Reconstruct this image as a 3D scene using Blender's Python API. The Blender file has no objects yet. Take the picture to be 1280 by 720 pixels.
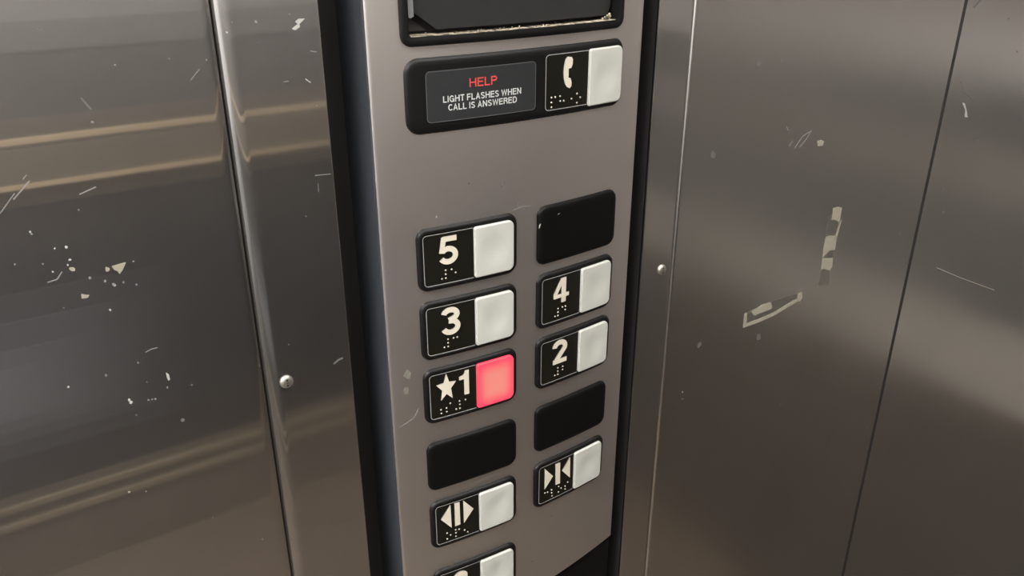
import bpy, bmesh, math, random
from mathutils import Vector
# ------------------------------------------------------------------ constants
S = 0.44                      # metres per layout unit
HC = 1.45                     # eye height above the car floor
F_PX, PITCH = 1040.63, 0.42871
PHI = 0.576871                # heading of the wall in plan
P0 = Vector((0.016375, 1.005139, 0.0))   # middle of the bowed faceplate, layout units
R = 1.22412                   # bow radius of the faceplate
TV = Vector((math.cos(PHI), math.sin(PHI), 0)); NV = Vector((math.sin(PHI), -math.cos(PHI), 0))
AX = P0 - NV * R
OFF = 0.034                   # steel wall face behind the faceplate crown
scene = bpy.context.scene
COL = scene.collection
random.seed(7)

# ------------------------------------------------------------------ materials
def mat(name, color, rough=0.5, metal=0.0, **kw):
    m = bpy.data.materials.new(name); m.use_nodes = True
    b = m.node_tree.nodes['Principled BSDF']
    b.inputs['Base Color'].default_value = (*color, 1)
    b.inputs['Roughness'].default_value = rough
    b.inputs['Metallic'].default_value = metal
    for k, v in kw.items():
        b.inputs[k].default_value = v
    return m
def nd(m, t, **kw):
    n = m.node_tree.nodes.new(t)
    for k, v in kw.items(): setattr(n, k, v)
    return n
def steel(name, color, rough, smudge=0.06, grain=0.04, aniso=0.0, seed=0.0, tint=0.05, sharp=0.0, sharp_r=.06):
    m = mat(name, color, rough, 1.0)
    L = m.node_tree.links; b = m.node_tree.nodes['Principled BSDF']
    tc = nd(m, 'ShaderNodeTexCoord')
    mp = nd(m, 'ShaderNodeMapping'); mp.inputs['Scale'].default_value = (900, 900, 6)
    mp.inputs['Location'].default_value = (seed, seed, seed)
    L.new(tc.outputs['Object'], mp.inputs['Vector'])
    ng = nd(m, 'ShaderNodeTexNoise'); ng.inputs['Scale'].default_value = 1.0; ng.inputs['Detail'].default_value = 3
    L.new(mp.outputs['Vector'], ng.inputs['Vector'])
    mp2 = nd(m, 'ShaderNodeMapping'); mp2.inputs['Location'].default_value = (seed * 3, seed, seed * 2)
    mp2.inputs['Scale'].default_value = (9, 9, 9)
    L.new(tc.outputs['Object'], mp2.inputs['Vector'])
    ns = nd(m, 'ShaderNodeTexNoise'); ns.inputs['Scale'].default_value = 1.0; ns.inputs['Detail'].default_value = 2
    ns.inputs['Roughness'].default_value = 0.6; ns.inputs['Distortion'].default_value = 0.6
    L.new(mp2.outputs['Vector'], ns.inputs['Vector'])
    m1 = nd(m, 'ShaderNodeMath', operation='MULTIPLY_ADD'); m1.inputs[1].default_value = grain * .02; m1.inputs[2].default_value = rough - grain / 2
    L.new(ng.outputs['Fac'], m1.inputs[0])
    m2 = nd(m, 'ShaderNodeMath', operation='MULTIPLY_ADD'); m2.inputs[1].default_value = smudge * 2; 
    L.new(ns.outputs['Fac'], m2.inputs[0]); 
    m3 = nd(m, 'ShaderNodeMath', operation='SUBTRACT'); m3.inputs[1].default_value = smudge; L.new(m1.outputs[0], m3.inputs[0])
    L.new(m3.outputs[0], m2.inputs[2]); L.new(m2.outputs[0], b.inputs['Roughness'])
    # slight uneven toning of the metal
    mix = nd(m, 'ShaderNodeMixRGB'); mix.inputs['Color1'].default_value = (*[c * (1 - tint) for c in color], 1)
    mix.inputs['Color2'].default_value = (*[min(1, c * (1 + tint)) for c in color], 1)
    L.new(ns.outputs['Fac'], mix.inputs['Fac']); L.new(mix.outputs['Color'], b.inputs['Base Color'])
    if aniso:
        b.inputs['Anisotropic'].default_value = aniso
        cx = nd(m, 'ShaderNodeCombineXYZ'); cx.inputs[2].default_value = 1
        vt = nd(m, 'ShaderNodeVectorTransform', vector_type='VECTOR', convert_from='OBJECT', convert_to='WORLD')
        L.new(cx.outputs[0], vt.inputs[0]); L.new(vt.outputs[0], b.inputs['Tangent'])
        if sharp:                 # polished lobe of the vertical brushing
            g = nd(m, 'ShaderNodeBsdfAnisotropic'); g.inputs['Roughness'].default_value = sharp_r; g.inputs['Anisotropy'].default_value = .85
            L.new(mix.outputs['Color'], g.inputs['Color']); L.new(vt.outputs[0], g.inputs['Tangent'])
            ms = nd(m, 'ShaderNodeMixShader'); ms.inputs[0].default_value = sharp
            L.new(b.outputs[0], ms.inputs[1]); L.new(g.outputs[0], ms.inputs[2])
            L.new(ms.outputs[0], m.node_tree.nodes['Material Output'].inputs['Surface'])
    return m
def plastic(name, color, rough, bump=0.15, scale=900, spec=.5):
    m = mat(name, color, rough, **{'Specular IOR Level': spec})
    L = m.node_tree.links; b = m.node_tree.nodes['Principled BSDF']
    tc = nd(m, 'ShaderNodeTexCoord')
    n = nd(m, 'ShaderNodeTexNoise'); n.inputs['Scale'].default_value = scale; n.inputs['Detail'].default_value = 2
    L.new(tc.outputs['Object'], n.inputs['Vector'])
    bp = nd(m, 'ShaderNodeBump'); bp.inputs['Strength'].default_value = bump; bp.inputs['Distance'].default_value = 0.0003
    L.new(n.outputs['Fac'], bp.inputs['Height']); L.new(bp.outputs['Normal'], b.inputs['Normal'])
    return m
M = {}
M['wall'] = steel('brushed_steel_wall', (0.60, 0.585, 0.57), 0.27, 0.01, 0.02, aniso=0.6, seed=1.3, sharp=.48)
M['swing'] = steel('brushed_steel_front', (0.60, 0.585, 0.57), 0.27, 0.01, 0.02, aniso=0.6, seed=4.1, sharp=.45)
M['wall_r'] = steel('brushed_steel_right', (0.60, 0.585, 0.56), 0.21, 0.006, 0.01, aniso=0.6, seed=7.7, sharp=.001, sharp_r=.18)
M['face'] = steel('satin_faceplate', (0.74, 0.70, 0.665), 0.42, 0.03, 0.03, seed=2.2, tint=0.06)
M['screw'] = steel('screw_steel', (0.50, 0.475, 0.42), 0.5, 0.02, 0.02, seed=3.2)
M['box'] = plastic('textured_black_plastic', (0.025, 0.029, 0.034), 0.6, 0.35, 500)
M['recess'] = plastic('recess_paint', (0.030, 0.028, 0.027), 0.5, 0.1, 300)
M['black'] = plastic('black_housing', (0.0035, 0.0035, 0.0035), 0.47, 0.25, 900, .26)
M['blank'] = plastic('black_blank_cover', (0.0035, 0.0035, 0.0035), 0.42, 0.08, 700, .12)
M['plate'] = plastic('black_label_plate', (0.007, 0.0065, 0.004), 0.45, 0.12, 1200, .18)
M['sign'] = plastic('charcoal_sign_plate', (0.018, 0.019, 0.020), 0.5, 0.2, 1500, .4)
M['edge'] = mat('worn_plate_edge', (0.30, 0.30, 0.285), 0.4)
M['signedge'] = mat('worn_sign_edge', (0.08, 0.08, 0.08), 0.4)
M['cream'] = mat('cream_raised_marking', (0.60, 0.55, 0.45), 0.5)
M['glyphside'] = mat('marking_side_shade', (0.16, 0.15, 0.13), 0.5)  # darker sides: shade on the raised markings put into colour
M['white'] = mat('white_print', (0.52, 0.53, 0.51), 0.5)
M['red'] = mat('red_print', (0.55, 0.06, 0.05), 0.5)
M['braille'] = mat('braille_metal', (0.42, 0.40, 0.33), 0.25, 0.5)
M['cap'] = mat('translucent_cap', (0.455, 0.455, 0.415), 0.5)
M['cap'].node_tree.nodes['Principled BSDF'].inputs['Subsurface Weight'].default_value = 0.0
M['screen'] = plastic('smoked_screen', (0.020, 0.020, 0.019), 0.34, 0.05, 300)
M['dark'] = mat('dark_cavity', (0.006, 0.006, 0.006), 0.6)
M['lens'] = mat('broken_lens_edge', (0.22, 0.23, 0.23), 0.3)
M['fleck'] = mat('white_fleck', (0.38, 0.365, 0.335), 0.6)
M['scratch'] = mat('scratch_bright', (0.18, 0.175, 0.168), 0.5)
M['faint'] = mat('scratch_faint', (0.11, 0.107, 0.10), 0.5)
M['paper'] = mat('torn_paper', (0.27, 0.245, 0.19), 0.8)
M['smudge'] = mat('dull_smudge', (0.09, 0.086, 0.08), 0.6)
def dusty():
    m = mat('dusty_ledge', (0.3, 0.25, 0.18), 0.9)
    L = m.node_tree.links; b = m.node_tree.nodes['Principled BSDF']
    tc = nd(m, 'ShaderNodeTexCoord'); n = nd(m, 'ShaderNodeTexNoise'); n.inputs['Scale'].default_value = 260; n.inputs['Detail'].default_value = 5
    L.new(tc.outputs['Object'], n.inputs['Vector'])
    r = nd(m, 'ShaderNodeValToRGB'); r.color_ramp.elements[0].position = .38; r.color_ramp.elements[1].position = .62
    r.color_ramp.elements[0].color = (.05, .045, .035, 1); r.color_ramp.elements[1].color = (.50, .42, .30, 1)
    L.new(n.outputs['Fac'], r.inputs['Fac']); L.new(r.outputs['Color'], b.inputs['Base Color'])
    return m
M['dust'] = dusty()
def litcap():
    m = mat('lit_red_cap', (0.14, 0.03, 0.03), 0.5)
    L = m.node_tree.links; b = m.node_tree.nodes['Principled BSDF']
    tc = nd(m, 'ShaderNodeTexCoord')
    # the diode behind the cap glows warmer in the middle than at the rim
    mp = nd(m, 'ShaderNodeMapping'); mp.inputs['Location'].default_value = (-0.0962*S, 0, 0.034*S)
    mp.inputs['Scale'].default_value = (1, 1, 1)
    L.new(tc.outputs['Object'], mp.inputs['Vector'])
    sx = nd(m, 'ShaderNodeSeparateXYZ'); L.new(mp.outputs['Vector'], sx.inputs[0])
    def edge(out, half):
        a = nd(m, 'ShaderNodeMath', operation='ABSOLUTE'); L.new(out, a.inputs[0])
        r = nd(m, 'ShaderNodeMapRange', interpolation_type='SMOOTHSTEP'); r.inputs['From Min'].default_value = half * .35; r.inputs['From Max'].default_value = half
        r.inputs['To Min'].default_value = 1; r.inputs['To Max'].default_value = 0
        L.new(a.outputs[0], r.inputs['Value']); return r.outputs['Result']
    mu = nd(m, 'ShaderNodeMath', operation='MULTIPLY'); L.new(edge(sx.outputs['X'], .030*S), mu.inputs[0]); L.new(edge(sx.outputs['Z'], .035*S), mu.inputs[1])
    mix = nd(m, 'ShaderNodeMixRGB'); mix.inputs['Color1'].default_value = (1.0, .045, .12, 1); mix.inputs['Color2'].default_value = (0.86, .275, .215, 1)
    L.new(mu.outputs[0], mix.inputs['Fac']); L.new(mix.outputs['Color'], b.inputs['Emission Color'])
    b.inputs['Emission Strength'].default_value = 0.85
    return m
M['litcap'] = litcap()
M['film'] = mat('tape_film', (0.50, 0.49, 0.45), 0.38, 1.0)
M['spot'] = mat('greasy_spot', (0.15, 0.14, 0.115), 0.6)

# ------------------------------------------------------------------ frames and builders
def uvw(u, v, w):
    a = u / R
    p = AX + (NV * math.cos(a) + TV * math.sin(a)) * (R + w)
    return Vector((p.x, p.y, v)) * S + Vector((0, 0, HC))
def loc_uvw(u, v, w):         # same surface in a button's own tangent frame
    a = u / R
    return Vector(((R + w) * math.sin(a), R - (R + w) * math.cos(a), v)) * S
def loc_wall(t, v, d):        # flat wall frame: t along, v up, d towards the viewer
    return Vector((t, -d, v)) * S
def put(o, kind, u=0, v=0):
    if kind == 'cyl':
        o.location = uvw(u, v, 0); o.rotation_euler = (0, 0, PHI + u / R)
    else:                      # wall frame with origin at the wall face, t = u, height v
        p = P0 - NV * OFF + TV * u
        o.location = Vector((p.x, p.y, v)) * S + Vector((0, 0, HC)); o.rotation_euler = (0, 0, PHI)
class MB:
    def __init__(s, mapf=loc_uvw): s.v = []; s.f = []; s.m = []; s.mapf = mapf
    def vert(s, *a): s.v.append(s.mapf(*a)); return len(s.v) - 1
    def face(s, idx, m=0): s.f.append(list(idx)); s.m.append(m)
    def mesh(s, name, mats, smooth=True, angle=40):
        me = bpy.data.meshes.new(name); me.from_pydata(s.v, [], s.f)
        for x in mats: me.materials.append(M[x])
        for p, i in zip(me.polygons, s.m): p.material_index = i
        bm = bmesh.new(); bm.from_mesh(me); bmesh.ops.remove_doubles(bm, verts=bm.verts, dist=1e-7); bm.to_mesh(me); bm.free()
        if smooth:
            me.polygons.foreach_set('use_smooth', [True] * len(me.polygons)); me.set_sharp_from_angle(angle=math.radians(angle))
        me.update(); return me
def link(name, me, parent=None):
    o = bpy.data.objects.new(name, me); COL.objects.link(o)
    if parent: o.parent = parent
    return o
def empty(name, kind, u, v, label, cat, group=None):
    o = bpy.data.objects.new(name, None); COL.objects.link(o); o.empty_display_size = .01
    put(o, kind, u, v); o['label'] = label; o['category'] = cat
    if group: o['group'] = group
    return o
def rr(u0, u1, v0, v1, rl, rt=None, n=6, m=10, rlb=None, rtb=None):
    """rounded rectangle as matched top and bottom chains; v0 bottom, v1 top"""
    rt = rl if rt is None else rt; rlb = rl if rlb is None else rlb; rtb = rt if rtb is None else rtb
    top, bot = [], []
    for i in range(n + 1):
        a = math.pi / 2 * i / n
        top.append((u0 + rl * (1 - math.cos(a)), v1 - rl * (1 - math.sin(a))))
        bot.append((u0 + rlb * (1 - math.cos(a)), v0 + rlb * (1 - math.sin(a))))
    for i in range(1, m):
        k = i / m
        top.append((u0 + rl + (u1 - rt - u0 - rl) * k, v1)); bot.append((u0 + rlb + (u1 - rtb - u0 - rlb) * k, v0))
    for i in range(n + 1):
        a = math.pi / 2 * i / n
        top.append((u1 - rt * (1 - math.sin(a)), v1 - rt * (1 - math.cos(a))))
        bot.append((u1 - rtb * (1 - math.sin(a)), v0 + rtb * (1 - math.cos(a))))
    return top, bot
def ring(mb, r, w):
    t, b = r
    return [mb.vert(x, y, w) for x, y in t] + [mb.vert(x, y, w) for x, y in reversed(b)]
def bridge(mb, a, b, m=0):
    n = len(a)
    for i in range(n): mb.face((a[i], a[(i + 1) % n], b[(i + 1) % n], b[i]), m)
def fill(mb, r, w, m=0, rows=1, wf=None):
    t, b = r; prev = None
    for (tx, ty), (bx, by) in zip(t, b):
        cur = []
        for j in range(rows + 1):
            k = j / rows; x = tx + (bx - tx) * k; y = ty + (by - ty) * k
            cur.append(mb.vert(x, y, w + (wf(x, y) if wf else 0)))
        if prev:
            for j in range(rows): mb.face((prev[j], prev[j + 1], cur[j + 1], cur[j]), m)
        prev = cur
def grow(args, d):
    u0, u1, v0, v1, rl, rt = args
    return (u0 - d, u1 + d, v0 - d, v1 + d, max(rl + d, .0006), max(rt + d, .0006))
def poly_prism(mb, pts, w0, w1, m=0, ms=None):
    """extruded outline of a flat marking (pts counter-clockwise or not)"""
    area = sum(pts[i][0] * pts[(i + 1) % len(pts)][1] - pts[(i + 1) % len(pts)][0] * pts[i][1] for i in range(len(pts)))
    if area < 0: pts = pts[::-1]
    a = [mb.vert(x, y, w1) for x, y in pts]; b = [mb.vert(x, y, w0) for x, y in pts]
    mb.face(a, m); n = len(pts)
    for i in range(n): mb.face((b[i], b[(i + 1) % n], a[(i + 1) % n], a[i]), m if ms is None else ms)
def stroke(mb, pts, wd, w0, w1, m=0, ms=None):
    """a mitred ribbon of width wd along pts, extruded"""
    n = len(pts); Lf, Rt = [], []
    for i in range(n):
        p = Vector(pts[i]); 
        d1 = (Vector(pts[i]) - Vector(pts[i - 1])).normalized() if i > 0 else None
        d2 = (Vector(pts[i + 1]) - Vector(pts[i])).normalized() if i < n - 1 else None
        d = d1 or d2
        if d1 and d2: d = (d1 + d2).normalized()
        nn = Vector((-d.y, d.x)); k = 1.0
        if d1 and d2: k = min(2.0, 1 / max(.3, nn.dot(Vector((-d1.y, d1.x)))))
        Lf.append(p + nn * wd / 2 * k); Rt.append(p - nn * wd / 2 * k)
    a = [mb.vert(p.x, p.y, w1) for p in Lf]; b = [mb.vert(p.x, p.y, w1) for p in Rt]
    c = [mb.vert(p.x, p.y, w0) for p in Lf]; d = [mb.vert(p.x, p.y, w0) for p in Rt]
    s = m if ms is None else ms
    for i in range(n - 1):
        mb.face((b[i], b[i + 1], a[i + 1], a[i]), m)
        mb.face((a[i], a[i + 1], c[i + 1], c[i]), s); mb.face((d[i], d[i + 1], b[i + 1], b[i]), s)
    mb.face((a[0], c[0], d[0], b[0]), s); mb.face((b[-1], d[-1], c[-1], a[-1]), s)
def arc(cx, cy, rx, ry, a0, a1, n=14):
    return [(cx + rx * math.cos(math.radians(a0 + (a1 - a0) * i / n)), cy + ry * math.sin(math.radians(a0 + (a1 - a0) * i / n))) for i in range(n + 1)]
def dome(mb, x, y, r, h, w, m=0, seg=10):
    rings = []
    for k in range(4):
        a = k / 4 * math.pi / 2
        rings.append([mb.vert(x + r * math.cos(a) * math.cos(2 * math.pi * i / seg), y + r * math.cos(a) * math.sin(2 * math.pi * i / seg), w + h * math.sin(a)) for i in range(seg)])
    for q in range(3):
        for i in range(seg): mb.face((rings[q][i], rings[q][(i + 1) % seg], rings[q + 1][(i + 1) % seg], rings[q + 1][i]), m)
    mb.face(rings[3], m)

# ------------------------------------------------------------------ lettering (monoline strokes on a unit cap height)
def glyph_strokes(ch, h):
    q = h / 2; T = 1 - q
    W = dict(H=.70, E=.62, L=.56, P=.64, I=.0, G=.74, T=.60, F=.58, A=.68, S=.62, W=.96, N=.70, C=.72, R=.66, D=.70)
    w = W.get(ch, .3)
    st = []
    if ch == 'H': st = [[(q, 0), (q, 1)], [(w - q, 0), (w - q, 1)], [(q, .53), (w - q, .53)]]
    if ch == 'E': st = [[(q, 0), (q, 1)], [(q, q), (w, q)], [(q, .53), (w * .92, .53)], [(q, T), (w, T)]]
    if ch == 'F': st = [[(q, 0), (q, 1)], [(q, .50), (w * .9, .50)], [(q, T), (w, T)]]
    if ch == 'L': st = [[(q, 0), (q, 1)], [(q, q), (w, q)]]
    if ch == 'P': st = [[(q, 0), (q, 1)], [(q, T), (w * .6, T)] + arc(w * .6, .72, w * .4 - q, .28 - q, 90, -90) + [(q, .44 + q)]]
    if ch == 'R': st = [[(q, 0), (q, 1)], [(q, T), (w * .6, T)] + arc(w * .6, .74, w * .4 - q, .26 - q, 90, -90) + [(q, .48 + q)], [(w * .62, .48), (w - q, .3), (w - q * .8, 0)]]
    if ch == 'I': w = h; st = [[(q, 0), (q, 1)]]
    if ch == 'T': st = [[(w / 2, 0), (w / 2, 1)], [(0, T), (w, T)]]
    if ch == 'G': st = [arc(w / 2, .5, w / 2 - q, .5 - q, 40, 320, 20), [(w * .55, .46), (w - q, .46), (w - q, .0)]]
    if ch == 'C': st = [arc(w / 2, .5, w / 2 - q, .5 - q, 42, 318, 20)]
    if ch == 'D': st = [[(q, 0), (q, 1)], [(q, T), (w * .5, T)] + arc(w * .5, .5, w * .5 - q, .5 - q, 90, -90) + [(q, q)]]
    if ch == 'A': st = [[(q * .8, 0), (w / 2, 1 - q * .6), (w - q * .8, 0)], [(w * .22, .32), (w * .78, .32)]]
    if ch == 'N': st = [[(q, 0), (q, 1)], [(w - q, 0), (w - q, 1)], [(q, 1 - q * .5), (w - q, q * .5)]]
    if ch == 'W': st = [[(q * .8, 1), (w * .27, q), (w * .5, 1 - q), (w * .73, q), (w - q * .8, 1)]]
    if ch == 'S': st = [arc(w / 2, .735, w / 2 - q, .265 - q, 25, 270, 14)[:-1] + arc(w / 2, .265, w / 2 - q, .265, 90, -155, 14)[1:]]
    if ch == 'S':
        up = arc(w / 2, .74, w / 2 - q - .01, .26 - q, 20, 235, 12); lo = arc(w / 2, .27, w / 2 - q, .27 - q, 55, -160, 12)
        st = [up + lo]
    return st, w
def text(mb, s, x0, x1, y0, y1, hw, w0, w1, m=0):
    """fit the string between x0..x1, cap height y0..y1"""
    H = y1 - y0; gap = .13; adv = 0; items = []; prev = ''
    for ch in s:
        if ch == ' ': adv += .30; prev = ''; continue
        if prev == 'C' and ch == 'A': adv -= .09
        prev = ch
        st, w = glyph_strokes(ch, hw); items.append((st, adv)); adv += w + gap
    sx = (x1 - x0) / (adv - gap)
    for st, a in items:
        for line in st:
            stroke(mb, [(x0 + (a + p[0]) * sx, y0 + p[1] * H) for p in line], hw * (H * .55 + sx * .45), w0, w1, m)
def numeral(mb, ch, x0, x1, y0, y1, w0, w1):
    X = lambda pts: [(x0 + p[0] * (x1 - x0), y0 + p[1] * (y1 - y0)) for p in pts]
    k = (y1 - y0)
    S_ = lambda pts, wd: stroke(mb, X(pts), wd * k, w0, w1, 0, 1)
    if ch == '5':
        S_([(.93, .915), (.22, .915)], .185)
        S_([(.285, .98), (.155, .425)], .18)
        S_([(.20, .47)] + arc(.48, .325, .38, .235, 120, -152, 22), .19)
    if ch == '3':
        S_(arc(.49, .745, .345, .175, 170, -62, 18) + [(.40, .535)], .195)
        S_([(.40, .515)] + arc(.49, .295, .375, .215, 68, -160, 20), .19)
    if ch == '2':
        S_(arc(.49, .70, .365, .215, 178, -25, 18) + [(.40, .27), (.16, .06)], .21)
        S_([(.02, .085), (.98, .085)], .19)
    if ch == '4':
        poly_prism(mb, X([(.50, 1), (.80, 1), (.80, 0), (.50, 0)]), w0, w1, 0, 1)
        S_([(.02, .285), (1.0, .285)], .15)
        poly_prism(mb, X([(0, .22), (0, .40), (.47, 1), (.56, 1), (.56, .78), (.22, .36)]), w0, w1, 0, 1)
    if ch == '1':
        poly_prism(mb, X([(.50, 0), (1, 0), (1, 1), (.62, 1), (.50, .86)]), w0, w1, 0, 1)
        poly_prism(mb, X([(0, .66), (.52, .66), (.52, .88), (.36, .82), (0, .79)]), w0, w1, 0, 1)
# ------------------------------------------------------------------ the car around the panel
ZF, ZC = -HC / S, (2.35 - HC) / S        # floor and ceiling in layout heights
T0, T1, DN = -3.2, 2.4, 3.4             # left wall, right wall, back wall (layout units)
def profile(mb, prof, v0, v1, m=0, flip=False):
    a = [mb.vert(t, v0, d) for t, d in prof]; b = [mb.vert(t, v1, d) for t, d in prof]
    for i in range(len(prof) - 1):
        f = (a[i], a[i + 1], b[i + 1], b[i]); mb.face(f[::-1] if flip else f, m)
def bend(t, r, side, n=8, back=-.03):
    """sheet edge rolled back; side=-1 left end at t, +1 right end at t"""
    pts = []
    for i in range(n + 1):
        a = math.pi / 2 * i / n
        pts.append((t - side * r * (1 - math.sin(a)) , -r * (1 - math.cos(a)) if False else -r + r * math.cos(math.pi / 2 - a)))
    # from the rolled-back end to the flat face
    pts = [(t - side * r * (1 - math.cos(math.pi / 2 * i / n)), -r * (1 - math.sin(math.pi / 2 * i / n))) for i in range(n + 1)]
    pts = [(t, back)] + pts + [(t - side * r * 1.2, 0), (t - side * r * 1.4, 0)]
    return pts if side < 0 else pts[::-1]
def rolled(t, r, amax, side, back=-.03, n=10):
    """sheet edge eased back through amax degrees, then returned"""
    am = math.radians(amax); x0 = r * math.sin(am)
    pts = [(t, back), (t, -r * (1 - math.cos(am)) - .0005)]
    for i in range(n + 1):
        a = am * (1 - i / n)
        pts.append((t - side * (x0 - r * math.sin(a)), -r * (1 - math.cos(a))))
    pts += [(t - side * (x0 + .001), 0), (t - side * (x0 + .002), 0)]
    return pts if side < 0 else pts[::-1]
def eased(t, segs, side, back=-.03):
    """edge made of short facets (angle, length), steepest first, ending flush with the face"""
    dep = sum(l * math.sin(math.radians(a)) for a, l in segs); x, d = 0, -dep; pts = [(t, back), (t, d - .0005), (t, d)]
    for a, l in segs:
        x += l * math.cos(math.radians(a)); d += l * math.sin(math.radians(a)); pts.append((t - side * x, d))
    pts += [(t - side * (x + .0008), 0), (t - side * (x + .0018), 0)]
    return pts if side < 0 else pts[::-1]
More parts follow.
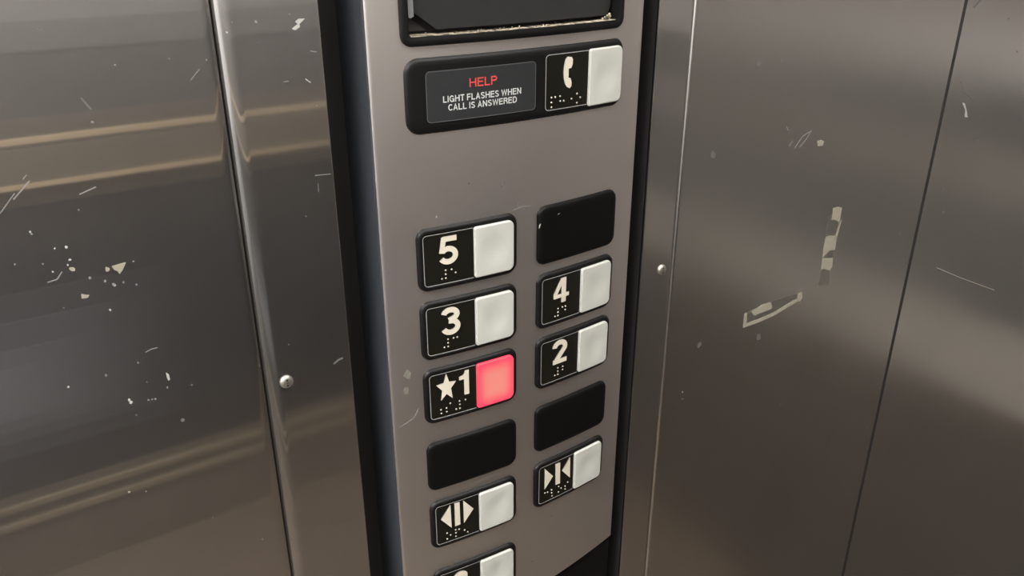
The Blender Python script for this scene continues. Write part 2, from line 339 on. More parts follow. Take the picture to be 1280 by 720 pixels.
DEC = {"L":{"poly":[[3,[[-0.4652,-0.3278],[-0.4695,-0.3278],[-0.479,-0.3289],[-0.4775,-0.3332],[-0.4746,-0.3355],[-0.4734,-0.3388],[-0.47,-0.3356]]],[3,[[-0.5115,-0.3513],[-0.5078,-0.3532],[-0.5044,-0.3544],[-0.5066,-0.3569],[-0.512,-0.3565]]],[0,[[-0.4486,-0.462],[-0.446,-0.4651],[-0.4458,-0.472],[-0.4478,-0.4725],[-0.4487,-0.4684]]],[2,[[-0.4432,-0.5256],[-0.441,-0.524],[-0.4388,-0.5264],[-0.4405,-0.529],[-0.4429,-0.5277]]]],"line":[[1,0.0006,[[-0.3644,-0.1446],[-0.3746,-0.1546]]],[1,0.0012,[[-0.4776,-0.2458],[-0.4931,-0.2507]]],[1,0.0012,[[-0.5316,-0.2307],[-0.5479,-0.2458]]],[1,0.0009,[[-0.5459,-0.2403],[-0.5613,-0.257]]],[1,0.0008,[[-0.5327,-0.2247],[-0.5365,-0.2284]]],[2,0.0016,[[-0.474,-0.1602],[-0.4703,-0.1675],[-0.4673,-0.1721]]],[1,0.001,[[-0.5232,-0.3244],[-0.5291,-0.3313],[-0.5377,-0.3324]]],[1,0.0008,[[-0.452,-0.4304],[-0.4581,-0.4301],[-0.4645,-0.4322]]]],"dot":[[2,0.0012,-0.4959,-0.0971],[1,0.0008,-0.4399,-0.1339],[2,0.001,-0.3907,-0.1322],[1,0.0013,-0.4688,-0.1838],[1,0.001,-0.3568,-0.1366],[2,0.0012,-0.4969,-0.2657],[0,0.0011,-0.5414,-0.2792],[1,0.0009,-0.5405,-0.2818],[0,0.0014,-0.5148,-0.3003],[0,0.001,-0.5247,-0.2997],[0,0.0012,-0.5141,-0.314],[0,0.0008,-0.517,-0.3188],[3,0.0022,-0.5138,-0.3243],[3,0.0014,-0.5157,-0.3229],[0,0.0009,-0.531,-0.3228],[1,0.0009,-0.5603,-0.3081],[1,0.0009,-0.5376,-0.3128],[1,0.0016,-0.5004,-0.3363],[1,0.0012,-0.4878,-0.3433],[1,0.0014,-0.4809,-0.3486],[0,0.0012,-0.4798,-0.3499],[3,0.0023,-0.4836,-0.3311],[1,0.001,-0.4713,-0.3487],[1,0.001,-0.4597,-0.3539],[0,0.0011,-0.489,-0.3753],[0,0.0012,-0.5427,-0.4494],[1,0.0011,-0.4738,-0.4421],[2,0.001,-0.4246,-0.4859],[1,0.001,-0.4501,-0.4806],[1,0.0009,-0.4581,-0.3284],[2,0.0008,-0.5295,-0.3622],[2,0.0014,-0.5065,-0.4471],[2,0.0008,-0.4691,-0.4674],[0,0.0014,-0.4901,-0.4829],[0,0.0018,-0.4886,-0.4861],[1,0.001,-0.4713,-0.4894],[1,0.001,-0.4677,-0.4899],[1,0.001,-0.4644,-0.4906],[2,0.001,-0.4862,-0.5035],[3,0.0012,-0.5106,-0.5971],[3,0.0008,-0.4936,-0.6036],[2,0.0008,-0.4286,-0.6706],[3,0.0008,-0.3754,-0.7294]]},"R":{"poly":[[3,[[0.6107,-0.3551],[0.62,-0.3538],[0.6289,-0.3577],[0.6274,-0.365],[0.6144,-0.3642]]]],"line":[[1,0.0011,[[0.5918,-0.3346],[0.5715,-0.3413],[0.5547,-0.3592]]],[1,0.0011,[[0.5904,-0.3355],[0.5814,-0.3473],[0.5678,-0.3595]]],[1,0.0016,[[0.5479,-0.3452],[0.5406,-0.3535]]],[1,0.0012,[[0.5276,-0.3194],[0.5336,-0.3268]]]],"dot":[[4,0.006,0.3668,-0.3413],[2,0.001,0.3991,-0.3786],[2,0.001,0.494,-0.2136],[4,0.005,0.4436,-0.2136],[4,0.006,0.38,-0.6727],[4,0.007,0.5303,-0.7012],[3,0.0009,0.539,-0.6029],[2,0.0013,0.9107,-0.5812],[0,0.0013,0.3516,-0.7564],[0,0.0009,0.3533,-0.7707],[2,0.0013,0.6227,-0.8759],[2,0.0013,0.9423,-1.048]]},"Q":{"poly":[[0,[[1.0293,-0.3391],[1.0386,-0.3414],[1.0509,-0.3561],[1.0615,-0.372],[1.0497,-0.3693],[1.0464,-0.3555]]]],"line":[[2,0.0008,[[1.0085,-0.2969],[1.0278,-0.3194],[1.0686,-0.3418]]],[3,0.0014,[[1.0736,-0.6926],[1.1794,-0.7412],[1.3487,-0.814]]],[4,0.004,[[1.0152,-0.1523],[0.9962,-0.1647]]]],"dot":[[1,0.0015,0.9898,-0.2749],[4,0.004,1.1162,-0.4255],[4,0.003,1.0318,-0.5121],[4,0.003,1.051,-0.5641],[2,0.0015,1.3717,-1.5155],[2,0.0015,1.0409,-0.964],[2,0.0015,1.1867,-0.2575],[2,0.002,1.125,-0.1918]]},"T":{"v":[[[0.6836,-0.4867],[0.6982,-0.4865],[0.7097,-0.4904],[0.7097,-0.5077],[0.7092,-0.5195],[0.6966,-0.511],[0.6859,-0.5101]],[[0.6769,-0.5406],[0.6897,-0.5397],[0.7095,-0.545],[0.7095,-0.5591],[0.7101,-0.5721],[0.6954,-0.5702],[0.6893,-0.5737],[0.677,-0.5808],[0.6757,-0.5609]],[[0.677,-0.5808],[0.6921,-0.5855],[0.7087,-0.588],[0.7107,-0.6073],[0.7031,-0.6124],[0.6878,-0.6044],[0.6795,-0.6062]],[[0.7111,-0.5199],[0.715,-0.5147],[0.7098,-0.55],[0.7042,-0.5488],[0.7084,-0.5302]]],"vf":[[0.676,-0.5011],[0.7097,-0.4904],[0.7087,-0.588],[0.71,-0.6408],[0.6798,-0.6378]],"h":[[[0.4852,-0.6702],[0.4844,-0.6419],[0.4906,-0.6418],[0.4927,-0.6637],[0.5236,-0.6636],[0.5637,-0.6608],[0.6157,-0.6495],[0.6287,-0.6503],[0.6229,-0.6551],[0.565,-0.6674],[0.5248,-0.6702]],[[0.6228,-0.6387],[0.6328,-0.6375],[0.6372,-0.6499],[0.632,-0.6575],[0.6232,-0.6527]],[[0.5026,-0.6432],[0.5267,-0.6362],[0.5511,-0.6377],[0.5562,-0.6513],[0.5377,-0.6526],[0.5097,-0.6524]]],"hf":[[0.4866,-0.6694],[0.4852,-0.6422],[0.5509,-0.6364],[0.6261,-0.6383],[0.6347,-0.6544],[0.5647,-0.6661]]},"F":{"poly":[[0,[[-0.2523,-0.1042],[-0.259,-0.1038],[-0.2628,-0.1065],[-0.2605,-0.109],[-0.2673,-0.1133],[-0.2637,-0.115],[-0.2583,-0.1121],[-0.2586,-0.1091]]]],"line":[[0,0.001,[[-0.2581,-0.1649],[-0.2527,-0.1695]]],[1,0.0008,[[-0.282,-0.1656],[-0.2765,-0.1655]]],[1,0.0009,[[-0.2502,-0.1368],[-0.2431,-0.1384]]],[2,0.0008,[[-0.2558,-0.2798],[-0.2562,-0.2902]]],[1,0.0007,[[-0.2584,-0.2707],[-0.2399,-0.272]]],[2,0.0022,[[-0.2592,-0.5106],[-0.2517,-0.5065],[-0.2466,-0.506]]]],"dot":[[1,0.0014,-0.3031,-0.1041],[1,0.0008,-0.2679,-0.0988],[1,0.0007,-0.3268,-0.1026],[0,0.001,-0.3332,-0.1121],[1,0.0009,-0.2901,-0.1928],[1,0.0009,-0.2488,-0.1942],[2,0.0008,-0.3037,-0.125],[1,0.0008,-0.2736,-0.3158],[2,0.0008,-0.3112,-0.468],[2,0.001,-0.2429,-0.7387]]}}
DM = {0: 2, 1: 3, 2: 4, 3: 5, 4: 6}
WM = ['fleck', 'scratch', 'faint', 'paper', 'smudge']
def decals(mb, d, base):
    rnd = random.Random(11)
    for k, p in d['poly']: poly_prism(mb, [tuple(q) for q in p], 0, .0003, base + k)
    for k, w, p in d['line']: stroke(mb, [tuple(q) for q in p], w, 0, .0002, base + k)
    for k, r, x, y in d['dot']:
        n = 7; ph = rnd.random() * 6
        poly_prism(mb, [(x + r * rnd.uniform(.6, 1.2) * math.cos(ph + 2 * math.pi * i / n), y + r * rnd.uniform(.7, 1.5) * math.sin(ph + 2 * math.pi * i / n)) for i in range(n)], 0, .0003, base + k)
def wallobj(name, mb, mats, angle=50):
    o = link(name, mb.mesh(name, mats, True, angle)); put(o, 'wall', 0, 0); o['kind'] = 'structure'; return o
# left wall sheet
mb = MB(loc_wall); pr = [(T0, 0), (-.36, 0)] + rolled(-.3462, .035, 17, 1)
profile(mb, pr, ZF, ZC); decals(mb, DEC['L'], 1)
WL = wallobj('wall_left', mb, ['wall'] + WM)
# front sheet that carries the panel (opening in its middle)
mb = MB(loc_wall)
OPB, OPT = -2.4, 1.3
lft = rolled(-.3436, .024, 46, -1) + [(-.2378, 0), (-.2367, -.0006), (-.2365, -.004)]
rgt = [(.2365, -.004), (.2367, -.0006), (.2378, 0)] + bend(.2996, .003, 1)
profile(mb, lft, ZF, ZC); profile(mb, rgt, ZF, ZC)
for v0, v1 in ((ZF, OPB), (OPT, ZC)): profile(mb, [(-.2378, 0), (.2378, 0)], v0, v1)
for k in (0,):
    decals(mb, DEC['F'], 1)
WFR = wallobj('wall_front', mb, ['swing'] + WM)
mb = MB(loc_wall)
profile(mb, [(-.2364, -.004), (-.2364, -.061), (.2364, -.061), (.2364, -.004)], OPB, OPT, 0)
profile(mb, [(-.2364, -.0605), (-.2300, -.0605)], OPB, OPT, 0)
o = link('recess_liner', mb.mesh('recess_liner', ['recess'], False), WFR)
# right wall sheets
mb = MB(loc_wall); profile(mb, eased(.3010, [(66, .0008), (61, .0016), (57, .0018), (53, .0016), (46, .0008), (32, .0006), (18, .0006), (6, .0006)], -1) + bend(.9645, .0015, 1), ZF, ZC); decals(mb, DEC['R'], 1)
wallobj('wall_right', mb, ['wall_r'] + WM)
mb = MB(loc_wall); profile(mb, [(.9735, -.002), (.9736, 0), (T1, 0.0)], ZF, ZC); decals(mb, DEC['Q'], 1)
wallobj('wall_far_right', mb, ['wall_r'] + WM)

mb = MB(loc_wall); profile(mb, [(.9640, -.0020), (.9736, -.0020)], ZF, ZC)
wallobj('seam_shade_strip', mb, ['dark'])  # added black strip: shade of the open seam put into colour
# the rest of the car, seen only as reflections in the steel
mk = lambda n, c, r, me=0.0: M.setdefault(n, plastic(n, c, r, .05, 200) if not me else mat(n, c, r, me))
mk('laminate_grey', (.075, .073, .07), .5); mk('laminate_dark', (.013, .0145, .019), .4); mk('laminate_brown', (.125, .108, .085), .5)
mk('floor_brown', (.12, .092, .066), .6); mk('ceiling_white', (.55, .54, .52), .6); mk('bronze', (.60, .46, .29), .5); mk('bronze_dull', (.16, .135, .10), .5)
mk('side_steel', (.42, .385, .33), .5); mk('side_grey', (.165, .15, .135), .5)
def slab(name, parts, mats, kind='structure', parent=None):
    """boxes (t0,t1,z0,z1,d0,d1,mat) in the wall frame, z in metres above the floor"""
    mb = MB(loc_wall)
    for t0, t1, z0, z1, d0, d1, m in parts:
        v0, v1 = (z0 - HC) / S, (z1 - HC) / S
        q = [mb.vert(t, v, d) for t in (t0, t1) for v in (v0, v1) for d in (d0, d1)]
        for f in ((0, 1, 3, 2), (4, 6, 7, 5), (0, 4, 5, 1), (2, 3, 7, 6), (0, 2, 6, 4), (1, 5, 7, 3)): mb.face([q[i] for i in f], m)
    o = link(name, mb.mesh(name, mats, False), parent)
    if not parent: put(o, 'wall', 0, 0)
    if kind and not parent: o['kind'] = kind
    return o
mk('laminate_light', (.33, .318, .312), .5); mk('glow_step_core', (.17, .18, .20), .4); mk('glow_step_outer', (.045, .048, .056), .4); mk('glow_step_mid', (.08, .085, .097), .4); mk('glow_step_inner', (.125, .13, .145), .4); mk('fade_step_low', (.15, .145, .14), .5); mk('fade_step_high', (.235, .228, .222), .5); mk('side_light', (.8, .8, .8), .5)  # in-between tones put the brightening towards the ceiling into the wall colour
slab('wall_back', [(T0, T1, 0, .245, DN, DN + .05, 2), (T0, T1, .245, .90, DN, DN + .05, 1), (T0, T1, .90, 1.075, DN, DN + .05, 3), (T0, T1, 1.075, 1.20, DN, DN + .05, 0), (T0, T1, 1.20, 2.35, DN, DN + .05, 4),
     (T0 + .3, 0.0, .34, .72, DN - .01, DN, 6), (T0 + .3, -.20, .38, .66, DN - .02, DN, 7), (T0 + .3, -.40, .41, .60, DN - .03, DN, 8), (T0 + .3, -.60, .44, .56, DN - .04, DN, 5), (T0, T1, 1.20, 1.255, DN - .01, DN, 9), (T0, T1, 1.255, 1.31, DN - .01, DN, 10)], ['laminate_grey', 'laminate_dark', 'laminate_brown', 'laminate_brown', 'laminate_light', 'glow_step_core', 'glow_step_outer', 'glow_step_mid', 'glow_step_inner', 'fade_step_low', 'fade_step_high'])  # nested panels are added: soft reflected glow put into stepped colours
mk('bronze_dark', (.28, .23, .155), .5)
slab('handrail', [(T0 + .1, T1 - .1, .955, 1.03, DN - .12, DN - .10, 1), (T0 + .1, T1 - .1, 1.037, 1.047, DN - .125, DN - .095, 0), (T0 + .1, T1 - .1,   .950, .960, DN - .125, DN - .095, 0)] +
     [(t, t + .05, .97, 1.02, DN - .10, DN, 0) for t in (T0 + .6, -1.9, .6, T1 - .5)], ['bronze', 'bronze_dull'])  # bronze handrail on the back wall
slab('trim_2', [(T0, T1, .205, .220, DN - .02, DN, 0), (T0, T1, .160, .175, DN - .02, DN, 0)], ['bronze_dark'])
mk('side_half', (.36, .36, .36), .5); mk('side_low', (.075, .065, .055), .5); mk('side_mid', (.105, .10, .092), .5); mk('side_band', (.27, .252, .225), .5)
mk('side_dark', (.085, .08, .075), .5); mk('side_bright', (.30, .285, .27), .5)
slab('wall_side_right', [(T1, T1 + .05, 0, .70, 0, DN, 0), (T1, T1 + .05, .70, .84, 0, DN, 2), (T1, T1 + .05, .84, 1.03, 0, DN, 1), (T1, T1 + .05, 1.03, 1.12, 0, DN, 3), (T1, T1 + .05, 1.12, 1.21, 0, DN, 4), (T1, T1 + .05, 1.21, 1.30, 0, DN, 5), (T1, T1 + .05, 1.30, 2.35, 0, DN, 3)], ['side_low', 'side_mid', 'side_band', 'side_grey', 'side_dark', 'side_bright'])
slab('wall_side_left', [(T0 - .05, T0, 0, .60, 0, DN, 1), (T0 - .05, T0, .60, 1.0, 0, DN, 2), (T0 - .05, T0, 1.0, 2.35, 0, DN, 0)], ['side_light', 'side_grey', 'side_half'])  # tones step darker downward: fade of the seam highlights put into colour
slab('floor', [(T0 - .05, T1 + .05, -.05, 0, -.1, DN + .05, 0)], ['floor_brown'])
slab('ceiling', [(T0 - .05, T1 + .05, 2.35, 2.40, -.1, DN + .05, 0)], ['ceiling_white'])

# ------------------------------------------------------------------ control panel
VB = -1.45
cp = empty('control_panel', 'cyl', 0, VB, 'tall bowed stainless steel lift control panel with black sides, set in the steel wall', 'control panel')
E0, E1 = -.1942, .2006
HU0, HU1, HV0, HV1 = -.1500, .1500, -.1330, .0900
cmap = lambda u, v, w: loc_uvw(u, v - VB, w)
mb = MB(cmap)
us = [(E0, -.0068), (E0 + .0001, -.0050), (E0 + .0010, -.0043), (E0 + .0040, -.0040)]
k = E0 + .004
base = [E0 + .004 + (E1 - E0 - .008) * i / 40 for i in range(1, 40)] + [HU0, HU1]
us += [(x, -.0040) for x in sorted(set(base))] + [(E1 - .0040, -.0040), (E1 - .0018, -.0050), (E1 - .0006, -.0068), (E1, -.0105)]
vbot = lambda u: -.9862 - .11 * (.2 - max(u, .04))
vs = [vbot, lambda u: vbot(u) + .002] + [(lambda u, q=q: q) for q in (-.80, -.60, -.40, -.20, HV0, HV1, .30, .60, .80)]
vw = [-.003, 0] + [0] * 9
grid = [[mb.vert(u, f(u), w + dw) for f, dw in zip(vs, vw)] for u, w in us]
for i in range(len(us) - 1):
    for j in range(len(vs) - 1):
        um = (us[i][0] + us[i + 1][0]) / 2
        if j == 6 and HU0 < um < HU1: continue
        mb.face((grid[i][j], grid[i + 1][j], grid[i + 1][j + 1], grid[i][j + 1]), 0)
def pdot(u, v, r, m, ry=None):
    n = 8; rnd = random.Random(int(abs(u * 9999)))
    poly_prism(mb, [(u + r * rnd.uniform(.7, 1.15) * math.cos(2 * math.pi * i / n), v + (ry or r) * rnd.uniform(.7, 1.15) * math.sin(2 * math.pi * i / n)) for i in range(n)], -.0040, -.0038, m)
for u, v, r, m in ((-.0777, -.3036, .0008, 3), (-.1221, -.3392, .0011, 1), (-.0063, -.3422, .0010, 2), (.0576, -.8693, .0012, 1), (.0203, -.9423, .0008, 3), (.1610, -.20, .0009, 2), (-.186, -.40, .0007, 1)): pdot(u, v, r, m)
pdot(-.1702, -.5461, .0054, 6, .0068); pdot(-.1735, -.5690, .0048, 6, .0060)
for i in range(9):
    a = 2 * math.pi * i / 11
    pdot(-.0308 + .003 * math.cos(a), -.3117 + .0035 * math.sin(a), .0006, 2)
stroke(mb, [(-.0150, -.350), (-.004, -.3465), (.010, -.348)], .0006, -.004, -.0038, 2)
stroke(mb, [(-.02, -.617), (-.012, -.632)], .0007, -.004, -.0038, 2)
stroke(mb, [(-.184, -.622), (-.165, -.613), (-.158, -.600)], .0008, -.004, -.0038, 2)
link('faceplate', mb.mesh('faceplate', ['face', 'fleck', 'scratch', 'faint', 'paper', 'smudge', 'spot'], True, 50), cp)
mb = MB(lambda t, v, d: Vector((t, -d, v - VB)) * S)
profile(mb, [(-.1936, -.0950), (-.1936, -.0222), (-.1930, -.0215), (-.1860, -.0215)], -1.45, .80)
profile(mb, [(.1880, -.0285), (.1950, -.0285), (.1960, -.0300), (.1960, -.0950), (-.1936, -.0950)], -1.45, .80)
link('back_box', mb.mesh('back_box', ['box'], False), cp)
mb = MB(cmap)
us2 = [(E0 + .001, -.0115), (E0 + .003, -.0085), (E0 + .006, -.0080)] + [(E0 + .006 + (E1 - E0 - .012) * i / 30, -.0080) for i in range(1, 30)] + [(E1 - .006, -.0080), (E1 - .002, -.0083), (E1, -.0105), (E1, -.05)]
fs = [(lambda u: -1.45, 0), (lambda u: vbot(u) - .016, 0), (lambda u: vbot(u) - .010, .0), (lambda u: vbot(u) - .004, -.0035), (lambda u: vbot(u) - .001, -.005)]
grid = [[mb.vert(u, f(u), w + dw) for f, dw in fs] for u, w in us2]
for i in range(len(us2) - 1):
    for j in range(len(fs) - 1): mb.face((grid[i][j], grid[i + 1][j], grid[i + 1][j + 1], grid[i][j + 1]), 0)
lc = link('lower_cover', mb.mesh('lower_cover', ['blank'], True, 60), cp); lc['label'] = 'black cover below the steel faceplate'

# ------------------------------------------------------------------ button units
UL, UR = -.14315, .02886
W1, W2, HH = .06723, .05785, .0676
MG = .0073
def housing_mesh(name, core, blank=False, drop=0.0, mats=('black',)):
    """core = (u0,u1,v0,v1,rl,rr) of what the housing frames"""
    mb = MB()
    if blank: steps = [(MG, -.0040), (MG - .0003, -.0022), (MG - .0012, -.0006), (MG - .0030, .0007), (MG - .0052, .0014), (-.001, .0017)]
    else: steps = [(MG, -.0040), (MG - .0003, -.0022), (MG - .0012, -.0006), (MG - .0030, .0006), (MG - .0048, .0010), (.0008, .0009), (.0003, .0004), (.0002, -.0006)]
    if drop: steps = [(d, max(-.004, w - drop)) for d, w in steps]
    prev = None
    for d, w in steps:
        r = rr(*grow(core, d)); g = ring(mb, r, w)
        if prev: bridge(mb, prev, g)
        prev = g
    fill(mb, rr(*grow(core, steps[-1][0])), steps[-1][1], 0, 2)
    return mb.mesh(name, list(mats), True, 35)
def plate_mesh(name, core, sd=.0009, mats=('plate', 'edge'), allround=False):
    mb = MB(); u0, u1, v0, v1, rl, rt = core
    a = ring(mb, rr(*core), -.0006); b = ring(mb, rr(*core), .0004); bridge(mb, a, b, 0)
    inn = (u0 + sd, u1 - (sd if allround else 0), v0 + sd, v1 - sd, max(rl - sd, .0003), max(rt - sd, .0003))
    c = ring(mb, rr(*inn), .0004); bridge(mb, b, c, 1); e = ring(mb, rr(*inn), .0003)
    bridge(mb, c, e, 0)
    fill(mb, rr(*inn), .0003, 0, 1)
    return mb.mesh(name, list(mats), True, 30)
def cap_mesh(name, u0, u1, v0, v1, mats=('cap',), flatc=False):
    mb = MB(); core = (u0, u1, v0, v1, .0035, .0085); prev = None
    for d, w in [(0, -.0006), (0, .0020), (-.0003, .0028), (-.0009, .0034), (-.0018, .0037)]:
        g = ring(mb, rr(*grow(core, d), n=6, m=14), w)
        if prev: bridge(mb, prev, g)
        prev = g
    cx, cy = (u0 + u1) / 2, (v0 + v1) / 2
    def wf(x, y):
        q = ((x - cx) / .0235) ** 2 + ((y - cy) / .0275) ** 2
        return -(.0017 if not flatc else .0006) * max(0, 1 - q) ** 2
    fill(mb, rr(*grow(core, -.0018), n=6, m=14), .0037, 0, 18, wf)
    return mb.mesh(name, list(mats), True, 50)
CORE = (0, W1 + W2, -HH, 0, .0050, .0075)
me_house = housing_mesh('housing', (0, W1 + W2, -HH, .0010, .0060, .0080))
me_plate = plate_mesh('label_plate', (0, W1, -HH, 0, .0052, .0004))
me_cap = cap_mesh('button_cap', W1 + .0007, W1 + W2, -HH - .0004, .0004)
me_litcap = cap_mesh('lit_button_cap', W1 + .0007, W1 + W2, -HH - .0004, .0004, ('litcap',), True)
def braille(parent, pts):
    mb = MB()
    for x, y in pts: dome(mb, x, y, .00142, .0012, .0003)
    return link('braille', mb.mesh('braille', ['braille'], True, 70), parent)
def marking(parent, name, fn):
    mb = MB(); fn(mb); return link(name, mb.mesh(name, ['cream', 'glyphside'], False), parent)
WA, WB = .0003, .0016
def button(u, v, label, marks, br, group, lit=False, caplabel=None):
    e = empty('lift_button', 'cyl', u, v, label, 'button', group)
    link('housing', me_house, e); p = link('label_plate', me_plate, e)
    for name, fn in marks: marking(p, name, fn)
    if br: braille(p, br)
    c = link('button_cap', me_litcap if lit else me_cap, e)
    if caplabel: c['label'] = caplabel
    return e
D = .0053
def cell(x, y, dots):
    return [(x + (0 if n < 4 else D), y - D * ((n - 1) % 3)) for n in dots]
NUM = [3, 4, 5, 6]
GR = 'floor and door buttons on the bowed steel panel'
BT = [
 (UL, -.35921, 'lit-less button marked 5, the topmost numbered button in the left column', [('numeral', lambda m: numeral(m, '5', .0197, .0459, -.0415, -.0050, WA, WB))], cell(.0234, -.0497, NUM) + cell(.0369, -.0500, [1, 5])),
 (UR, -.45580, 'button marked 4, right column, just under the upper black blank cover', [('numeral', lambda m: numeral(m, '4', .0194, .0461, -.0409, -.0042, WA, WB))], cell(.0232, -.0498, NUM) + cell(.0362, -.0496, [1, 4, 5])),
 (UL, -.45646, 'button marked 3, left column, right above the glowing red button', [('numeral', lambda m: numeral(m, '3', .0195, .0461, -.0420, -.0042, WA, WB))], cell(.0232, -.0490, NUM) + cell(.0364, -.0490, [1, 4])),
 (UR, -.55266, 'button marked 2, right column, below the button marked 4', [('numeral', lambda m: numeral(m, '2', .0203, .0461, -.0398, -.0033, WA, WB))], cell(.0255, -.0482, NUM) + cell(.0398, -.0486, [1, 2])),
]
BT = [(u, v, l.replace('lit-less button', 'white-capped button'), m, b) for u, v, l, m, b in BT]
for u, v, l, m, b in BT: button(u, v, l, m, b, GR)
def star(m):
    poly = [(.02357, -.0013), (.0276, -.0146), (.0372, -.0160), (.0299, -.0248), (.0318, -.0408), (.0232, -.0320), (.0150, -.0404), (.0172, -.0254), (.0093, -.0158), (.0196, -.0146)]
    cx, cy = .0234, -.023
    a = [m.vert(x, y, WB) for x, y in poly]; b = [m.vert(x, y, WA) for x, y in poly]; c = m.vert(cx, cy, WB)
    for i in range(10): m.face((a[(i + 1) % 10], a[i], c), 0); m.face((a[i], a[(i + 1) % 10], b[(i + 1) % 10], b[i]), 1)
button(UL, -.55330, 'glowing red-lit button marked with a star and 1', [('star_symbol', star), ('numeral', lambda m: numeral(m, '1', .0420, .0562, -.0408, -.0040, WA, WB))],
       [(.0148, -.0550), (.0153, -.0608), (.0229, -.0546), (.0230, -.0604), (.0286, -.0488), (.0371, -.0606), (.0423, -.0608), (.0424, -.0546), (.0421, -.0492), (.0509, -.0496)], GR, True, 'cap glowing pinkish red')
def opn(m):
    poly_prism(m, [(.0226, -.0022), (.0074, -.0228), (.0233, -.0431)], WA, WB, 0, 1)
    poly_prism(m, [(.0288, -.0020), (.0366, -.0026), (.0370, -.0422), (.0288, -.0426)], WA, WB, 0, 1)
    poly_prism(m, [(.0426, -.0021), (.0584, -.0225), (.0427, -.0422)], WA, WB, 0, 1)
button(UL, -.76633, 'door open button with two outward triangles around a bar', [('door_open_symbol', opn)],
       [(.0163, -.0512), (.0216, -.0566), (.0163, -.0618), (.0298, -.0504), (.0300, -.0560), (.0300, -.0622), (.0352, -.0514), (.0438, -.0565), (.0488, -.0619)], GR)
def cls(m):
    poly_prism(m, [(.0100, -.0038), (.0260, -.0238), (.0103, -.0422)], WA, WB, 0, 1)
    poly_prism(m, [(.0304, -.0040), (.0395, -.0046), (.0402, -.0436), (.0316, -.0430)], WA, WB, 0, 1)
    poly_prism(m, [(.0592, -.0035), (.0440, -.0222), (.0602, -.0422)], WA, WB, 0, 1)
button(UR, -.76432, 'door close button with two inward triangles around a bar', [('door_close_symbol', cls)],
       [(.0120, -.0502), (.0170, -.0508), (.0248, -.0502), (.0252, -.0560), (.0256, -.0620), (.0385, -.0605), (.0387, -.0500), (.0435, -.0553), (.0518, -.0554), (.0522, -.0611), (.0568, -.0500)], GR)
def bell(m):
    pts = [(.0345, -.0045)] + [(.0345 + .0125 * math.sin(a), -.0165 + .0120 * math.cos(a)) for a in (.2, .5, .8, 1.1)] + [(.0465, -.0300), (.0510, -.0350), (.0180, -.0350), (.0225, -.0300)] + [(.0345 - .0125 * math.sin(a), -.0165 + .0120 * math.cos(a)) for a in (1.1, .8, .5, .2)]
    poly_prism(m, pts, WA, WB, 0, 1); poly_prism(m, [(.0345 + .004 * math.cos(t * .785), -.0390 + .003 * math.sin(t * .785)) for t in range(8)], WA, WB, 0, 1)
button(UL, -.8915, 'lowest button, cut off by the bottom edge, below the door open button', [('bell_symbol', bell)], None, GR)
# blank covers
BH = .0676
me_bl = housing_mesh('blank_cover', CORE, True, mats=('blank',))
me_bls = housing_mesh('blank_cover_low', (0, W1 + W2, -.0640, 0, .0050, .0075), True, mats=('blank',))
for u, v, me, l in ((UR, -.3592, me_bl, 'glossy black blank cover above the button marked 4'), (UL, -.6668, me_bls, 'black blank cover between the red-lit button and the door open button'),
                    (UR, -.6640, me_bls, 'black blank cover between the button marked 2 and the door close button')):
    o = link('blank_cover', me); put(o, 'cyl', u, v); o['label'] = l; o['category'] = 'blank cover'; o['group'] = 'black blank covers on the panel'
    if v == -.3592:
        mb = MB(); stroke(mb, [(-.0064, -.0205), (-.0050, -.0160), (-.0030, -.0140)], .0009, .0000, .0008, 0); stroke(mb, [(.0225, -.0070), (.0262, -.0058)], .0008, .0015, .0019, 0)
        link('scuff', mb.mesh('scuff', ['fleck'], False), o)['label'] = 'white scuff marks'
# help call unit
VP = -.16046
hp = empty('help_call_unit', 'cyl', UR, VP, 'long black help call unit with HELP plate, phone symbol and white button', 'intercom')
link('housing', housing_mesh('help_housing', (-.1765, .1250, -.0690, .0020, .0100, .0085), True, .0016), hp)
sp = link('sign_plate', plate_mesh('sign_plate', (-.1598, -.0150, -.0632, -.0054, .0050, .0050), .0009, ('sign', 'signedge'), True), hp)
for o_ in (sp,): o_.location.y = -.0009 * S * 1.0
mb = MB(); text(mb, 'HELP', -.1057, -.0695, -.0270, -.0171, .13, .0003, .0005)
link('help_word', mb.mesh('help_word', ['red'], False), sp)['label'] = 'red raised word HELP'
mb = MB(); text(mb, 'LIGHT FLASHES WHEN', -.1394, -.0363, -.0415, -.0342, .15, .0003, .0005)
text(mb, 'CALL IS ANSWERED', -.1333, -.0423, -.0512, -.0440, .15, .0003, .0005)
link('notice_text', mb.mesh('notice_text', ['white'], False), sp)['label'] = 'two lines of white lettering'
pp = link('label_plate', me_plate, hp)
HS = [(.0329, -.0047), (.0393, -.0058), (.0409, -.0087), (.0407, -.0142), (.0387, -.0188), (.0346, -.0190), (.0346, -.0302), (.0381, -.0310), (.0399, -.0368), (.0396, -.0408), (.0369, -.0433), (.0325, -.0411), (.0292, -.0365), (.0274, -.0300), (.0268, -.0230), (.0276, -.0145), (.0297, -.0072)]
marking(pp, 'handset_symbol', lambda m: poly_prism(m, HS, WA, WB, 0, 1))
braille(pp, [(.0097, -.0520), (.0155, -.0520), (.0230, -.0517), (.0097, -.0580), (.0099, -.0639), (.0233, -.0578), (.0289, -.0580), (.0415, -.0571), (.0505, -.0517), (.0558, -.0572), (.0505, -.0632)])
link('button_cap', cap_mesh('help_cap', W1 + .0007, W1 + W2 + .0005, -.0700, .0010), hp)
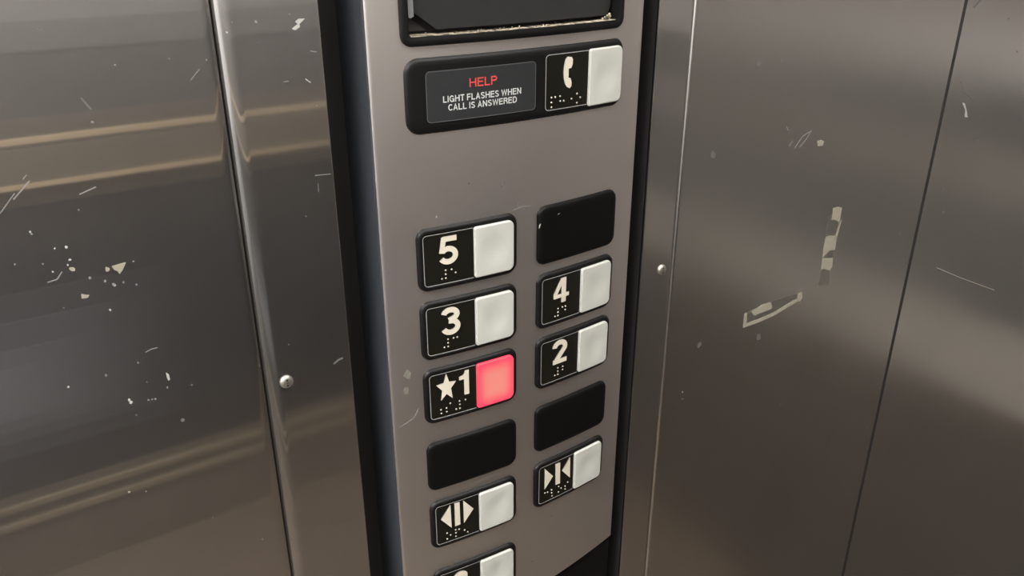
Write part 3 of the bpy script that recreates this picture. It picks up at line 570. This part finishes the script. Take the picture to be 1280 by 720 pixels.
# display at the top
VD = -.1390
dp = empty('display_unit', 'cyl', 0, VD, 'black framed floor display with cracked dark screen and dusty ledge', 'display')
mb = MB(); outer = (-.1492, .1505, .0073, .2270, .0060, .0060); prev = None
for d, w in [(MG, -.0040), (MG - .0003, -.0022), (MG - .0012, -.0006), (MG - .0030, .0005), (.0004, .0006), (-.0012, .0002)]:
    g = ring(mb, rr(*grow(outer, d), n=6, m=24), w)
    if prev: bridge(mb, prev, g)
    prev = g
inner = (-.1467, .1490, .0105, .2240, .0040, .0040)
g2 = ring(mb, rr(*inner, n=6, m=24), -.0002); bridge(mb, prev, g2)
g3 = ring(mb, rr(*inner, n=6, m=24), -.0040); bridge(mb, g2, g3)
g4 = ring(mb, rr(*inner, n=6, m=24), -.0300)
n = len(g3)
for i in range(n):
    low = mb.v[g3[i]].z < (.0108) * S and mb.v[g3[(i + 1) % n]].z < (.0108) * S
    mb.face((g3[i], g3[(i + 1) % n], g4[(i + 1) % n], g4[i]), 1 if low else 0)
fill(mb, rr(*inner, n=6, m=24), -.0300, 2, 1)
link('bezel', mb.mesh('bezel', ['black', 'dust', 'dark'], True, 35), dp)
mb = MB()
def slabu(mb, pts, w0, w1, m=0, n=24):
    poly_prism(mb, pts, w0, w1, m)
# screen with a chipped lower left corner, cut into upright strips so that it follows the bow
lo = lambda u: .0158 + max(0, (-.1090 - u) * .72) + max(0, (u - .1400) * 2.2)
xs = [-.1350, -.1290, -.1190, -.1090] + [-.1090 + .249 * i / 18 for i in range(1, 19)] + [.1450]
a = [mb.vert(u, lo(u), -.0140) for u in xs]; b = [mb.vert(u, .2220, -.0140) for u in xs]
c = [mb.vert(u, lo(u), -.0175) for u in xs]; d = [mb.vert(u, .2220, -.0175) for u in xs]
for i in range(len(xs) - 1):
    mb.face((a[i], a[i + 1], b[i + 1], b[i])); mb.face((c[i], c[i + 1], a[i + 1], a[i])); mb.face((b[i], b[i + 1], d[i + 1], d[i]))
mb.face((a[0], b[0], d[0], c[0])); mb.face((a[-1], c[-1], d[-1], b[-1]))
sc_ = link('screen', mb.mesh('screen', ['screen'], True, 30), dp)
mb = MB(); poly_prism(mb, [(-.1455, .0330), (-.1400, .0290), (-.1362, .0310), (-.1372, .2200), (-.1455, .2200)], -.0180, -.0120)
link('lens_edge', mb.mesh('lens_edge', ['lens'], False), dp)['label'] = 'pale broken edge of the lens'
mb = MB(); poly_prism(mb, [(-.1460, .0145), (-.1180, .0142), (-.1440, .0330)], -.0240, -.0225)
link('lens_shard', mb.mesh('lens_shard', ['recess'], False), dp)['label'] = 'dark grey shard in the chipped corner'
mb = MB(); rnd = random.Random(3)
for i in range(40):
    near = i < 16
    u = rnd.uniform(.126, .1465) if near else rnd.uniform(-.142, .14)
    dome(mb, u, .0112 + (rnd.uniform(0, .006) * ((u - .122) / .024) if near else rnd.uniform(0, .0008)), rnd.uniform(.0008, .0018) if near else .0009, .0012, rnd.uniform(-.0145, -.0125) if near else rnd.uniform(-.020, -.004), 0, 7)
lt = link('lint', mb.mesh('lint', ['dust'], True, 80), dp); lt['kind'] = 'stuff'; lt['label'] = 'clumps of dusty lint on the ledge'

# ------------------------------------------------------------------ screws
def screw_mesh():
    mb = MB(loc_wall); seg = 28; r = .0082
    prof = [(r, 0), (r, .0010), (r * .96, .0020), (r * .85, .0030), (r * .6, .0039), (r * .3, .0043)]
    rings = [[mb.vert(q * math.cos(2 * math.pi * i / seg), q * math.sin(2 * math.pi * i / seg), d) for i in range(seg)] for q, d in prof]
    for a, b in zip(rings, rings[1:]):
        for i in range(seg): mb.face((a[i], a[(i + 1) % seg], b[(i + 1) % seg], b[i]), 0)
    mb.face(rings[-1], 0)
    return mb.mesh('screw_head', ['screw'], True, 60)
def pin_mesh():
    mb = MB(loc_wall)
    for cy in (.0036, -.0036):
        for i in range(12):
            pass
        pts = [(.0013 * math.cos(2 * math.pi * i / 12), cy + .0013 * math.sin(2 * math.pi * i / 12)) for i in range(12)]
        poly_prism(mb, pts, .0030, .0043, 0)
    for i in range(5):
        stroke(mb, [(-.0012 + .0006 * i, -.0009), (-.0008 + .0006 * i, .0009)], .0003, .0035, .0044, 0)
    return mb.mesh('pin_holes', ['dark'], False)
sm, pm = screw_mesh(), pin_mesh()
for t, v, rot, l in ((-.3195, -.5159, 0, 'round tamper-proof screw in the steel strip left of the control panel'), (.2794, -.5107, .15, 'round tamper-proof screw in the steel strip right of the control panel')):
    e = empty('screw', 'wall', t, v, l, 'screw', 'screws either side of the control panel')
    link('head', sm, e); link('pin_hole', pm, e)
# torn tape on the right wall
def tape(name, polys, film, label, filmh):
    mb = MB(loc_wall)
    poly_prism(mb, [tuple(p) for p in film], .0000, .0002, 1)
    for p in polys: poly_prism(mb, [tuple(q) for q in p], .0002, .0007, 0)
    o = link(name, mb.mesh(name, ['paper', 'film'], False)); put(o, 'wall', 0, 0); o['label'] = label; o['category'] = 'tape'; o['group'] = 'tape remnants on the right wall'
T_ = DEC['T']
tape('tape_remnant', T_['v'], T_['vf'], 'upright strip of torn pale tape on the right steel wall', 0)
tape('tape_remnant', T_['h'], T_['hf'], 'slanting strip of torn tape lower left of the upright strip', 0)

# ------------------------------------------------------------------ light and camera
def area(name, t, d, z, sx, sy, power, color=(1, .975, .945), rot=None):
    l = bpy.data.lights.new(name, 'AREA'); l.shape = 'RECTANGLE'; l.size = sx; l.size_y = sy; l.energy = power; l.color = color
    o = bpy.data.objects.new(name, l); COL.objects.link(o)
    p = P0 - NV * OFF + TV * t + NV * d
    o.location = (p.x * S, p.y * S, z); o.rotation_euler = (0, 0, PHI) if rot is None else rot
    return o
area('ceiling_lamp_left', -1.6, 1.5, 2.33, .55, .55, 16)
area('added_left_fill', -2.75, 1.2, 2.28, .12, .9, 48, (1, .99, .98), (0, math.radians(28), PHI))  # added lamp without a fixture, brightens the left wall for the seam highlights
area('ceiling_lamp_right', .6, 1.5, 2.33, .55, .55, 18)
w = bpy.data.worlds.new('World'); scene.world = w; w.use_nodes = True
w.node_tree.nodes['Background'].inputs[0].default_value = (0.02, 0.02, 0.02, 1)
cam = bpy.data.cameras.new('Camera'); co = bpy.data.objects.new('Camera', cam); COL.objects.link(co)
co.location = (0, 0, HC); co.rotation_euler = (math.pi / 2 - PITCH, 0, 0)
cam.sensor_width = 36; cam.lens = 36 * F_PX / 1280; cam.clip_start = .01; cam.clip_end = 50
scene.camera = co
vs_ = scene.view_settings
vs_.view_transform = 'Standard'; vs_.look = 'None'; vs_.gamma = 1; vs_.use_curve_mapping = False; vs_.exposure = 0.0
